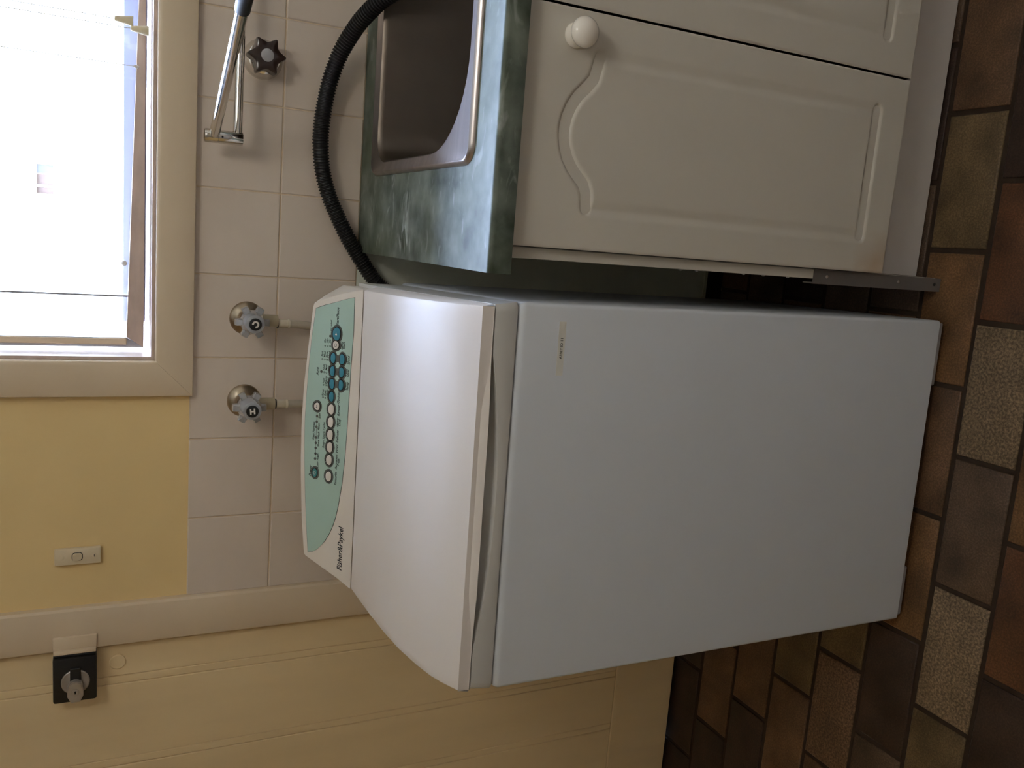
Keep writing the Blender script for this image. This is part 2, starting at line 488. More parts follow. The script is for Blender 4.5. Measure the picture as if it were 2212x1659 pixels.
# ================================================================ DOOR AND ITS TRIM
trim = struct(empty('trim_1'), 'cream painted door architrave')
b = MB()
def arch_profile(mb, xa, xb, z0, z1):
    # door architrave: flat with a bevelled outer back-band
    prof = [(xa, 0.003), (xa, -0.010), (xa - 0.004, -0.014), (xa - 0.014, -0.0155), (xb + 0.004, -0.0185), (xb, -0.0165), (xb, 0.003)]
    mb.rings([[(x, y, z0) for x, y in prof], [(x, y, z1) for x, y in prof]], True, True)
arch_profile(b, -1.0655, -1.1415, 0.0, DZ1 + 0.075)
b.build('jamb_board', M['trim'], trim)
b = MB()
prof = [(0, 0.003), (0, -0.010), (0.004, -0.014), (0.07, -0.0185), (0.074, 0.003)]
b.box(DX0 - 0.075, -1.0655, -0.018, 0.003, DZ1 + 0.003, DZ1 + 0.075, 0.002)
b.build('head_board', M['trim'], trim)
b = MB(); b.box(DX0 - 0.075, DX0 + 0.003, -0.018, 0.003, 0, DZ1 + 0.002, 0.002)
b.build('jamb_board', M['trim'], trim)
b = MB(); b.box(DX1 - 0.001, DX1 + 0.002, 0.004, 0.11, 0, DZ1); b.box(DX0 - 0.002, DX0 + 0.001, 0.004, 0.11, 0, DZ1); b.box(DX0, DX1, 0.045, 0.11, 0, DZ1)  # near-black linings and slab: shade of the door gap put into colour
b.build('gap_shade_backing', M['dark'], trim)
b = MB(); b.box(-1.1405, -1.114, -0.0225, -0.0165, 1.342, 1.4125, 0.0015)
b.box(-1.1432, -1.1365, -0.031, -0.0215, 1.343, 1.4115, 0.0015)
b.build('lock_keeper', M['trim'], trim)

door = struct(empty('door_1'), 'cream painted vertical board door')
DY0, DY1 = -0.0005, 0.036
DT = 2.043
DB = 0.012
RAIL = 0.187
# stile, beads and boards between
def vplank(name, xa, xb, y0, z0, z1, r=0.0015):
    mb = MB(); mb.box(xa, xb, y0, DY1, z0, z1, r, 1)
    return mb.build(name, M['door'], door)
vplank('stile', -1.2125, -1.1497, DY0, DB, DT)
xs = [-1.2125]
bead, wide = 0.0165, 0.1365
x = -1.2125
first = True
while x > DX0 + 0.12:
    vplank('bead', x - bead + 0.0002, x - 0.0002, DY0 + 0.0009, RAIL, 1.93, 0.0016)
    x -= bead
    wb = min(0.152 if first else 0.1245, x - (DX0 + 0.07)); first = False
    if wb < 0.02: break
    vplank('board', x - wb + 0.0001, x - 0.0001, DY0 + 0.0003, RAIL, 1.93, 0.0015)
    x -= wb
vplank('stile', DX0 + 0.003, x - 0.001, DY0, DB, DT)
mb = MB(); mb.box(x, -1.2131, DY0 - 0.0008, DY1, DB, RAIL - 0.0008, 0.0015, 1); mb.build('bottom_rail', M['door'], door)
mb = MB(); mb.box(x, -1.2131, DY0, DY1, 1.931, DT, 0.0015, 1); mb.build('top_rail', M['door'], door)
mb = MB(); mb.lathe([(0.0140, 0.0), (0.0140, 0.0024), (0.0128, 0.0034)], (-1.1835, DY0 + 0.0002, 1.3075), (0, -1, 0), 24)
mb.build('hole_plug', M['door'], door)
lock = MB().box(-1.2330, -1.1475, -0.036, -0.001, 1.342, 1.4125, 0.004, 2).build('rim_lock', M['lockblack'], door)
lock['label'] = 'black rim lock with grey turn knob'
MB().box(-1.1478, -1.1445, -0.030, -0.004, 1.344, 1.4105, 0.001, 1).box(-1.1450, -1.1432, -0.027, -0.012, 1.363, 1.388, 0.0005, 1, 1).build('lock_bolt', [M['lockblack'], M['lockgrey']], lock)
LKX, LKZ = -1.1965, 1.3765
MB().lathe([(0.0232, 0.0), (0.0232, 0.0015), (0.0215, 0.0025), (0.0150, 0.0006)], (LKX + 0.003, -0.036, LKZ), (0, -1, 0), 36).build('knob_dish', M['lockgrey'], lock)
MB().box(LKX + 0.004, LKX + 0.030, -0.0405, -0.0358, LKZ - 0.0085, LKZ + 0.0085, 0.001, 1).build('knob_slot', M['lockblack'], lock)
mb = MB()
ol = [(-0.0215, -0.007), (-0.0215, 0.007), (-0.010, 0.0128), (0.004, 0.0128), (0.0145, 0.0090), (0.018, 0.003), (0.018, -0.003), (0.0145, -0.0090), (0.004, -0.0128), (-0.010, -0.0128)]
mt = Matrix(((1, 0, 0, LKX - 0.008), (0, 0, -1, -0.036), (0, 1, 0, LKZ), (0, 0, 0, 1)))
mb.prism(ol, 0.001, 0.014, mt)
mb.prism([(p[0] * 0.9, p[1] * 0.9) for p in ol], 0.014, 0.0155, mt)
mb.lathe([(0.0062, 0.0), (0.0062, 0.0162), (0.0054, 0.0166)], (LKX - 0.010, -0.036, LKZ), (0, -1, 0), 24)
mb.box(LKX - 0.0125, LKX - 0.0075, -0.0530, -0.0525, LKZ - 0.0012, LKZ + 0.0012, 0, 1, 1)
mb.lathe([(0.0016, 0.0), (0.0016, 0.0170)], (LKX - 0.0085, -0.036, LKZ), (0, -1, 0), 12, 1)
mb.build('turn_knob', [M['lockgrey'], M['ink']], lock)
# ================================================================ LIGHT SWITCH
SX, SZ = -0.9695, 1.372
sw = tag(empty('light_switch', (SX, 0.003, SZ)), 'narrow cream light switch on the yellow wall right of the door', 'light switch')
MB().box(-0.0152, 0.0152, -0.0095, 0, -0.037, 0.037, 0.002, 2).build('switch_plate', M['switch'], sw)
mb = MB()
ol = rrect(-0.0076, 0.0076, -0.0088, 0.0088, 0.005, 5)
mt = Matrix(((1, 0, 0, 0), (0, 0, -1, 0), (0, 1, 0, 0.001), (0, 0, 0, 1)))
mb.prism(ol, 0.0088, 0.0098, mt, 1)
mb.rings([[(x, -0.0097, z + 0.001) for x, z in rrect(-0.0066, 0.0066, -0.0078, 0.0078, 0.0045, 5)],
          [(x * 0.94, -0.0112 - 0.0045 * (0.5 + z / 0.0156), z * 0.94 + 0.001) for x, z in rrect(-0.0066, 0.0066, -0.0078, 0.0078, 0.0045, 5)]], False, True)
mb.build('rocker', [M['switch'], M['ink']], sw)
for z in (0.0262, -0.0262):
    mb = MB(); mb.lathe([(0.0044, 0), (0.0044, 0.0006), (0.0036, 0.0010)], (0, -0.0093, z), (0, -1, 0), 18)
    if z < 0: mb.box(-0.0022, 0.0022, -0.0106, -0.0100, z - 0.0005, z + 0.0005, 0, 1, 1)
    mb.build('screw_cap', [M['switch'], M['ink']], sw)

# ================================================================ WINDOW
win = struct(empty('window_1'), 'timber window with bright daylight above the tiled wall')
def mitre(mb, xa, xb, za, zb, wdt, prof):
    # frame of mitred mouldings round opening (xa..xb, za..zb); prof = [(distance outward, y)]
    rg = []
    for d, y in prof:
        rg.append([(xa - d, y, za - d), (xb + d, y, za - d), (xb + d, y, zb + d), (xa - d, y, zb + d)])
    mb.rings(rg, False, False)
AP = [(0.0, 0.002), (0.0, -0.0125), (0.0012, -0.0155), (0.004, -0.0175), (0.008, -0.018), (0.0585, -0.018), (0.0625, -0.0165), (0.0640, -0.013), (0.0640, 0.003)]
def crn(d): return [(WX0 - d, WZ0 - d), (WX1 + d, WZ0 - d), (WX1 + d, WZ1 + d), (WX0 - d, WZ1 + d)]
for k_ in range(4):                       # four mitred boards with a hairline joint
    ea, eb = [], []
    for d, y in AP:
        c = crn(d); pa, pb = Vector(c[k_]), Vector(c[(k_ + 1) % 4]); u = (pb - pa).normalized() * 0.0002
        ea.append((pa.x + u.x, y, pa.y + u.y)); eb.append((pb.x - u.x, y, pb.y - u.y))
    mb = MB(); mb.rings([ea, eb], True, True); mb.build('architrave', M['trim'], win)
# jamb lining
mb = MB()
mitre(mb, WX0 + 0.0005, WX1 - 0.0005, WZ0 + 0.0005, WZ1 - 0.0005, 0, [(0.0, 0.11), (0, -0.006), (-0.0055, -0.006), (-0.0055, 0.11), (0.0, 0.11)])
mb.build('jamb_lining', M['frame_dark'], win)
# sash, pushed out so daylight shows round it
SY = 0.055
sx0, sx1, sz0, sz1 = -0.6005, 1.385, 1.2640, 2.135
def sash_rail(name, pts, y0, y1, m):
    mb = MB(); mb.rings([[(x, y0, z) for x, z in pts], [(x, y1, z) for x, z in pts]], True, True)
    return mb.build(name, m, win)
sash_rail('sash_bottom_rail', [(sx0, sz0), (sx1, sz0), (sx1, 1.2700), (0.03, 1.2735), (-0.5815, 1.2925)], SY, SY + 0.03, M['frame_dark'])
sash_rail('sash_stile', [(sx0, sz0), (-0.583, 1.2930), (-0.583, sz1), (sx0, sz1)], SY + 0.001, SY + 0.03, M['alu'])
mb = MB(); mb.box(-0.5955, -0.5845, SY - 0.003, SY + 0.002, 1.2925, sz1, 0.001, 1); mb.build('stile_bead', M['trim'], win)
sash_rail('sash_stile', [(1.365, 1.28), (sx1, 1.28), (sx1, sz1), (1.365, sz1)], SY + 0.001, SY + 0.03, M['alu'])
sash_rail('sash_top_rail', [(sx0, 2.11), (sx1, 2.11), (sx1, sz1), (sx0, sz1)], SY, SY + 0.03, M['frame_dark'])
mb = MB(); mb.box(-0.585, 1.367, SY + 0.013, SY + 0.016, 1.27, 2.115); mb.build('glass_pane', M['glass'], win)
mb = MB(); mb.box(-0.5105, -0.5070, SY + 0.008, SY + 0.022, 1.285, 2.115); mb.build('glazing_bar', M['alu'], win)
mb = MB(); mb.box(-0.557, 1.40, 0.0865, 0.100, 1.26, 1.2980, 0.001, 1); mb.build('outer_rail', M['rail'], win)
mb = MB(); mb.lathe([(0.004, 0), (0.005, 0.006), (0.003, 0.009)], (-0.449, SY - 0.001, 1.297), (0, -1, 0), 12); mb.build('sash_catch', M['frame_white'], win)
# ceiling lamp of the room, just out of frame
lampo = tag(empty('ceiling_lamp', (LAMP[0], LAMP[1], ZC)), 'round opal ceiling lamp', 'ceiling lamp')
MB().lathe([(0.06, 0.0), (0.06, -0.02), (0.045, -0.035), (0.035, -0.04)], (0, 0, 0), (0, 0, 1), 24).build('lamp_base', M['frame_white'], lampo)
pr = [(0.040, -0.036)] + [(0.18 * math.cos(a), -0.20 + 0.18 * math.sin(a)) for a in [math.radians(72 - 11.5 * i) for i in range(14)]]
MB().lathe(pr + [(0.001, -0.380)], (0, 0, 0), (0, 0, 1), 24).build('lamp_globe', M['lamp'], lampo)

# ---- blind cord pulls hanging in the window
def cord_pull(x, y, ztop, zbot, label):
    o = tag(empty('blind_cord', (x, y, zbot)), label, 'blind cord', 'blind cords with ivory pulls')
    h = ztop - zbot
    MB().lathe([(0.0034, h), (0.0040, h - 0.001), (0.0082, 0.002), (0.0078, 0.0)], (0, 0, 0), (0, 0, 1), 16).build('cord_pull', M['ivory'], o)
    MB().tube([(0, 0, h - 0.001), (0.001, 0, h + 0.2), (0.0, 0, 2.09 - zbot)], 0.0007, 6).build('cord', M['cord'], o)
cord_pull(-0.0508, -0.0145, 1.3140, 1.2862, 'shorter of the two ivory blind pulls, hanging higher')
cord_pull(-0.0625, -0.0165, 1.2895, 1.2625, 'lower ivory blind pull nearest the window sill')
o = tag(empty('loose_cord', (-0.1195, -0.004, 1.279)), 'thin white cord with a knotted end, without pull, in the window', 'blind cord')
MB().tube([(0, 0, 0.004), (0.0005, 0, 0.1), (0, 0, 0.81)], 0.0007, 6).build('cord', M['cord'], o)
MB().lathe([(0.0012, 0.006), (0.0030, 0.003), (0.0026, -0.001), (0.0008, -0.003)], (0, 0, 0), (0, 0, 1), 10).build('knot', M['frame_white'], o)

# ---- outside
b = MB(); b.box(-4, 4, 0.11, 0.62, 2.30, 2.34); b.box(-4, 4, 0.60, 0.63, 2.20, 2.34)  # unseen eave, added to dim the steep skylight on the lid
struct(b.build('added_eave', M['frame_white'], sharp=0), 'unseen eave added to screen the window from steep sky')
b = MB(); b.box(-30, 30, 0.13, 60, -0.5, -0.4)
struct(b.build('ground', M['lawn'], sharp=0))
house = tag(empty('neighbour_house', (0, 14, -0.4)), 'sunlit white house far beyond the window', 'house')
HW = (-0.18, 0.27, 2.36, 2.60)   # brown window strip X0,X1,Z0,Z1
mb = MB()
plate_holes(mb, [-14, HW[0], HW[1], 14], [0, HW[2], HW[3], 5.5], [HW], 0, 0.2)
mb.build('house_wall', M['house'], house, sharp=0)
# ================================================================ WASHING MACHINE
WO = Vector((-0.43553, -0.61579, 0)); WA = 0.01472
ex = Vector((math.cos(WA), math.sin(WA), 0))
wm = tag(empty('washing_machine', WO - ex * 0.275, WA), 'white top-loading washing machine with turquoise control panel', 'washing machine')
HW_ = 0.2748
# cabinet body: rolled top front edge
prof = [(0.0, 0.021), (0.0, 0.8265), (0.0004, 0.8292), (0.0014, 0.8322), (0.0032, 0.8350), (0.0058, 0.8366), (0.0090, 0.8372)]   # y,z front to top
mb = MB()
def body_ring(y, z, k):
    pts = []
    r = 0.006
    yb = 0.50
    hb = HW_ - 0.0045
    # rounded front corners
    out = []
    for i in range(5):
        a = PI + PI / 2 * i / 4
        out.append((-HW_ + k + r + r * math.cos(a), y + r + r * math.sin(a)))
    for i in range(5):
        a = 1.5 * PI + PI / 2 * i / 4
        out.append((HW_ - k - r + r * math.cos(a), y + r + r * math.sin(a)))
    out += [(hb - k, yb - k), (-hb + k, yb - k)]
    return [(x, yy, z) for x, yy in out]
mb.rings([body_ring(y, z, min(y, 0.009)) for y, z in prof], True, True)
body = mb.build('cabinet_body', M['washer'], wm, 40)
# feet skirts under the front
for xa, xb in ((0.160, 0.271), (-0.268, -0.175)):
    MB().box(xa, xb, 0.003, 0.40, 0.0085, 0.0215, 0.002, 1).build('foot_skirt', M['skirt'], wm)
    MB().lathe([(0.018, 0.0), (0.018, 0.006), (0.010, 0.009), (0.010, 0.020)], ((xa + xb) / 2, 0.06, 0), (0, 0, 1), 16).build('foot', M['black'], wm)
    MB().lathe([(0.018, 0.0), (0.018, 0.006), (0.010, 0.009), (0.010, 0.020)], ((xa + xb) / 2, 0.45, 0), (0, 0, 1), 16).build('foot', M['black'], wm)
# top deck with finger scoop
def sm(t): t = max(0, min(1, t)); return t * t * (3 - 2 * t)
def w2(x): return max(0.0, 1 - (x / 0.206) ** 2) ** 0.9 if abs(x) < 0.206 else 0.0
mb = MB()
nx = 96
rows = []
xs = [-HW_ + 0.0006 + (2 * HW_ - 0.0012) * i / nx for i in range(nx + 1)]
DKT = 0.8718
def deck_row(y, zf):
    return [(x_, y, zf(x_)) for x_ in xs]
def corner(x_):   # round the front corners in plan
    d = max(0.0, abs(x_) - (HW_ - 0.008)); return 0.008 - math.sqrt(max(0.0, 0.008 ** 2 - d * d))
rows.append([(x_, 0.0050 + corner(x_), 0.8378) for x_ in xs])
rows.append([(x_, 0.0014 + corner(x_), 0.8390) for x_ in xs])
rows.append([(x_, 0.0006 + corner(x_), 0.8402) for x_ in xs])
rows.append([(x_, 0.0008 + corner(x_), DKT - 0.0008 - 0.0185 * w2(x_)) for x_ in xs])
xs = [x_ * (1 - 0.0040 / 0.275) for x_ in xs]
rows[-1] = [(a, p[1], p[2]) for a, p in zip(xs, rows[-1])]
rows.append([(x_, 0.0018 + corner(x_), DKT - 0.0185 * w2(x_)) for x_ in xs])
for f in (0.2, 0.45, 0.7, 1.0):
    rows.append([(x_, 0.0018 + corner(x_) + 0.030 * f, DKT - 0.0185 * w2(x_) * (1 - f ** 1.5)) for x_ in xs])
tap = lambda x_, y: x_ * (1 - 0.0045 / 0.275 * y / 0.5)
for y_ in (0.08, 0.2, 0.37):
    rows.append([(tap(x_, y_), y_, DKT + 0.122 * (y_ - 0.002)) for x_ in xs])
rows.append([(tap(x_, 0.5), 0.50, 0.9155) for x_ in xs])
rows.append([(tap(x_, 0.5), 0.50, 0.8378) for x_ in xs])
mb.rings(rows, False, False, closed=False)
for sgn in (-1, 1):
    e = 0 if sgn < 0 else nx
    side = [r[e] for r in rows]
    mb.add(side, [tuple(range(len(side)))])
mb.build('top_deck', M['deck'], wm, 40)
# lid
prof = [(0.0, 0.8905), (0.003, 0.8920), (0.012, 0.8968), (0.03, 0.9058), (0.05, 0.9135), (0.085, 0.9222), (0.14, 0.9320), (0.195, 0.9370), (0.26, 0.9405), (0.315, 0.9420), (0.3682, 0.9430)]
def inset(y): return 0.007 + (0.0145 - 0.007) * y / 0.37
nl = 48
mb = MB()
LB = 0.8742
SLOPE = 0.122
rows = []
for y, z in prof:
    hx = 0.275 - inset(y); r = min(0.003, max(0.0012, z - LB - 0.006)); lb = LB + SLOPE * y; ke = 0.0044 + 0.010 * y
    row = [(-(0.275 - ke - 0.0012), y, lb), (-(0.275 - ke), y, lb + 0.0016)]
    row += [(-hx, y, z - r), (-hx + r * 0.3, y, z - r * 0.3), (-hx + r, y, z)]
    for i in range(1, nl): row.append((-hx + r + (2 * hx - 2 * r) * i / nl, y, z + 0.0))
    row += [(hx - r, y, z), (hx - r * 0.3, y, z - r * 0.3), (hx, y, z - r), ((0.275 - ke), y, lb + 0.0016), ((0.275 - ke - 0.0012), y, lb)]
    rows.append(row)
mb.rings(rows, False, False, closed=False)
mb.add(rows[-1], [tuple(range(len(rows[-1])))])
# front face with flared lip
fx = [-0.268 + 0.536 * i / 80 for i in range(81)]
def w1(x_): return sm((0.212 - abs(x_)) / 0.10)
zc = lambda x_: LB + 0.0005 + 0.0085 * w1(x_)
fr = [[(x_, 0.0, 0.8906) for x_ in fx], [(x_, -0.0002, (0.8906 + zc(x_)) / 2) for x_ in fx], [(x_, -0.0002, zc(x_) + 0.0006) for x_ in fx],
      [(x_, -0.0004 - 0.0008 * w1(x_), zc(x_) - 0.0004) for x_ in fx], [(x_, -0.0008 - 0.0052 * w1(x_), LB) for x_ in fx], [(x_, 0.034, LB) for x_ in fx]]
mb.rings(fr, False, False, closed=False)
mb.build('lid', M['lid'], wm, 28)
# console
PO = Vector((0, 0.37, 0.943)); PU = Vector((0, 0.09, 0.076)).normalized(); PN = Vector((0, -0.076, 0.09)).normalized()
PM = Matrix(((1, 0, 0, 0), (0, PU.y, PN.y, PO.y), (0, PU.z, PN.z, PO.z), (0, 0, 0, 1)))
face = [(0.2605, 0.0012), (0.2560, 0.022), (0.2492, 0.047), (0.2398, 0.0749), (0.2330, 0.0925), (0.2290, 0.0995), (0.2230, 0.1015), (0.1614, 0.1078), (0.0877, 0.1147), (0.0451, 0.1166), (0.0051, 0.1172), (-0.0382, 0.1163), (-0.0782, 0.1148), (-0.1537, 0.1098), (-0.2090, 0.1033), (-0.2165, 0.1022), (-0.2200, 0.0990), (-0.2330, 0.0660), (-0.2470, 0.0300), (-0.2605, 0.0012)]
mb = MB()
f0 = [PM @ Vector((x_, s_, 0.0)) for x_, s_ in face]
f1 = [PM @ Vector((x_ * 1.004, s_ + (0.0012 if s_ > 0 else 0), -0.0022)) for x_, s_ in face]
bk = []
for x_, s_ in face:
    p = PM @ Vector((x_, s_, 0)); k = s_ / 0.1172
    bk.append(Vector((x_ + (0.2605 * (1 if x_ > 0 else -1) - x_) * 0.35 * k * (1 if abs(x_) > 0.19 else 0), 0.500, p.z - 0.034 * k)))
mb.rings([f0, f1, bk], True, True)
mb.box(-0.2600, 0.2600, 0.3725, 0.500, 0.9100, 0.9428, 0.0015, 1)
con = mb.build('console', M['console'], wm, 30)
# brand lettering on the console
mb = MB()
text_into(mb, 'Fisher&Paykel', PM @ Matrix.Translation((-0.1925, 0.0252, 0)), width=0.080, shear=0.22, bold=0.014, h=0.0004)
mb.build('lettering', M['ink'], con, 0)
# turquoise control panel
outl = [(0.2215, 0.0945), (0.2285, 0.0760), (0.2348, 0.0557), (0.2410, 0.0370), (0.2462, 0.0178), (0.1901, 0.0170), (0.1371, 0.0190), (0.0813, 0.0205), (0.0137, 0.0222), (-0.0295, 0.0240), (-0.075, 0.0275), (-0.1159, 0.0334), (-0.1370, 0.0378), (-0.1521, 0.0424), (-0.1690, 0.0495), (-0.1837, 0.0580), (-0.1945, 0.0660), (-0.2034, 0.0745), (-0.2090, 0.0830), (-0.2115, 0.0935), (-0.1609, 0.0988), (-0.1089, 0.1034), (-0.0484, 0.1073), (0.0, 0.1092), (0.0309, 0.1094), (0.0599, 0.1085), (0.1189, 0.1055), (0.174, 0.1010)]
mb = MB(); mb.prism(outl, 0.0002, 0.0008, PM)
cp = mb.build('control_panel', M['panel'], wm, 30)
cx_ = sum(p[0] for p in outl) / len(outl); cy_ = 0.065
mb = MB(); mb.prism([(p[0] + 0.0007 * (1 if p[0] > cx_ else -1), p[1] + 0.0007 * (1 if p[1] > cy_ else -1)) for p in outl], -0.0005, 0.0004, PM)
mb.build('panel_edge', M['inkgrey'], cp, 0)
H0 = 0.0008
def egg(w_, h_, cut=0.0, n=24, tip=0.0):
    out = []
    for i in range(n):
        a = 2 * PI * i / n
        x_ = w_ / 2 * math.copysign(abs(math.cos(a)) ** 0.85, math.cos(a))
        y_ = h_ / 2 * math.sin(a)
        if cut > 0 and y_ < 0: y_ *= (1 - cut)
        if cut < 0 and y_ > 0: y_ *= (1 + cut)
        x_ *= 1 + tip * math.sin(a)
        out.append((x_, y_ - (h_ / 4 * cut if cut < 0 else h_ / 4 * cut) * -1))
    return out
BT = [((0.1823, 0.0502), 0.0228, 0.0158, 'btn_blue', 0.0, -0.10), ((0.1634, 0.0505), 0.0148, 0.0126, 'btn_white', 0.0, 0.15),
      ((0.1406, 0.0532), 0.0182, 0.0122, 'btn_blue', 0.35, 0.0), ((0.1406, 0.0386), 0.0182, 0.0122, 'btn_blue', -0.35, 0.0),
      ((0.1180, 0.0536), 0.0182, 0.0122, 'btn_blue', 0.35, 0.0), ((0.1180, 0.0389), 0.0182, 0.0122, 'btn_blue', -0.35, 0.0),
      ((0.0962, 0.0538), 0.0182, 0.0122, 'btn_blue', 0.35, 0.0), ((0.0962, 0.0389), 0.0182, 0.0122, 'btn_blue', -0.35, 0.0),
      ((0.0739, 0.0535), 0.0182, 0.0122, 'btn_blue', 0.35, 0.0), ((0.0530, 0.0849), 0.0140, 0.0120, 'btn_white', 0.0, -0.15),
      ((0.0518, 0.0533), 0.0188, 0.0140, 'btn_white', 0.25, 0.0), ((0.0294, 0.0534), 0.0188, 0.0140, 'btn_white', 0.25, 0.0),
      ((0.0071, 0.0535), 0.0188, 0.0140, 'btn_white', 0.25, 0.0), ((-0.0149, 0.0533), 0.0188, 0.0140, 'btn_white', 0.25, 0.0),
      ((-0.0374, 0.0537), 0.0188, 0.0140, 'btn_white', 0.25, 0.0), ((-0.0666, 0.0535), 0.0188, 0.0140, 'btn_white', 0.25, 0.0),
      ((-0.0650, 0.0843), 0.0160, 0.0104, 'btn_teal', 0.0, 0.0)]
halo = MB()
for (bx, bs), bw, bh, m_, cut, tip in BT:
    e = egg(bw, bh, cut, 24, tip)
    sc = lambda d: [(bx + px + d * px / max(1e-6, math.hypot(px, py)), bs + py + d * py / max(1e-6, math.hypot(px, py))) for px, py in e]
    halo.prism(sc(0.0040), H0 - 0.0002, H0 + 0.0002, PM)
    mb = MB()
    mb.prism(sc(0.0010), H0 - 0.0002, H0 + 0.0006, PM, 1)
    mb.rings([[PM @ Vector((x_, y_, H0)) for x_, y_ in sc(-0.0003)], [PM @ Vector((x_, y_, H0 + 0.0014)) for x_, y_ in sc(-0.0006)], [PM @ Vector((x_, y_, H0 + 0.0018)) for x_, y_ in sc(-0.0016)]], False, True)
    if bx > 0.18:
        mb.add([PM @ Vector((bx - 0.002, bs + 0.0022, H0 + 0.0021)), PM @ Vector((bx - 0.002, bs - 0.0022, H0 + 0.0021)), PM @ Vector((bx + 0.0024, bs, H0 + 0.0021))], [(0, 1, 2)], 2)
    if m_ == 'btn_teal' or (bx > 0.16 and m_ == 'btn_white'):
        ring = [[PM @ Vector((bx + r_ * math.cos(a), bs + r_ * math.sin(a), H0 + 0.0021)) for a in [2 * PI * i / 20 for i in range(20)]] for r_ in (0.0022, 0.0029)]
        mb.rings(ring, mi=2)
        mb.add([PM @ Vector((bx + p[0], bs + p[1], H0 + 0.0021)) for p in ((-0.0003, 0), (0.0003, 0), (0.0003, 0.0018), (-0.0003, 0.0018))], [(0, 1, 2, 3)], 2)
    if abs(bs - 0.0849) < 1e-5:
        for dx in (-0.0022, 0.0004):
            mb.add([PM @ Vector((bx + dx, bs + 0.0014, H0 + 0.0021)), PM @ Vector((bx + dx, bs - 0.0014, H0 + 0.0021)), PM @ Vector((bx + dx + 0.0022, bs, H0 + 0.0021))], [(0, 1, 2)], 2)
    sym = M['btn_white'] if m_ in ('btn_blue', 'btn_teal') else M['inkgrey']
    ob = mb.build('button', [M[m_], M['ink'], sym], cp, 35)
# linking bars between neighbouring buttons
for (xa, xb) in ((0.1634, 0.1823), (-0.0374, 0.0518)):
    halo.prism([(xa, 0.0505), (xb, 0.0505), (xb, 0.0560), (xa, 0.0560)], H0 - 0.0002, H0 + 0.0001, PM)
for xx in (0.1406, 0.1180, 0.0962):
    halo.prism([(xx - 0.006, 0.0389), (xx + 0.006, 0.0389), (xx + 0.006, 0.0536), (xx - 0.006, 0.0536)], H0 - 0.0002, H0 + 0.0001, PM)
halo.build('button_surround', M['inkgrey'], cp, 0)
# progress track and indicator lights
mb = MB()
dots = [(0.0357, 0.0841), (0.0258, 0.0844), (0.0168, 0.0847), (-0.0021, 0.0848), (-0.012, 0.0848), (-0.0209, 0.0847), (-0.0309, 0.0847), (-0.04, 0.085)]
circ = lambda x_, y_, r_: [(x_ + r_ * math.cos(2 * PI * i / 14), y_ + r_ * math.sin(2 * PI * i / 14)) for i in range(14)]
for d in dots + [(0.1145, 0.0787), (0.1772, 0.0629)]:
    MB().prism(circ(d[0], d[1], 0.0024), H0 - 0.0002, H0 + 0.0004, PM).build('progress_light', M['inkgrey'], cp, 0)
mb.prism([(-0.04, 0.0846), (0.042, 0.0839), (0.042, 0.0846), (-0.04, 0.0853)], H0 - 0.0002, H0 + 0.0002, PM)
mb.build('progress_track', M['inkgrey'], cp, 0)
leds = [(0.1597, 0.0731), (0.1599, 0.0677), (0.16, 0.0628), (0.1362, 0.0778), (0.136, 0.0729), (0.1358, 0.0681), (0.136, 0.063), (0.114, 0.0731), (0.114, 0.0684), (0.1138, 0.0637), (0.0922, 0.0733), (0.092, 0.0683), (0.0917, 0.0636), (0.0704, 0.0735), (0.0698, 0.0687), (0.0697, 0.0638), (0.0472, 0.0632), (0.0247, 0.0632), (0.0022, 0.0638), (-0.0196, 0.0638), (-0.0418, 0.0633), (-0.0718, 0.0636)]
for x_, y_ in leds:
    mb = MB()
    mb.prism(circ(x_, y_, 0.0015), H0 - 0.0002, H0 + 0.0003, PM)
    mb.prism(circ(x_, y_, 0.0008), H0 - 0.0002, H0 + 0.0005, PM, 1)
    mb.build('indicator_light', [M['ink'], M['panel']], cp, 0)
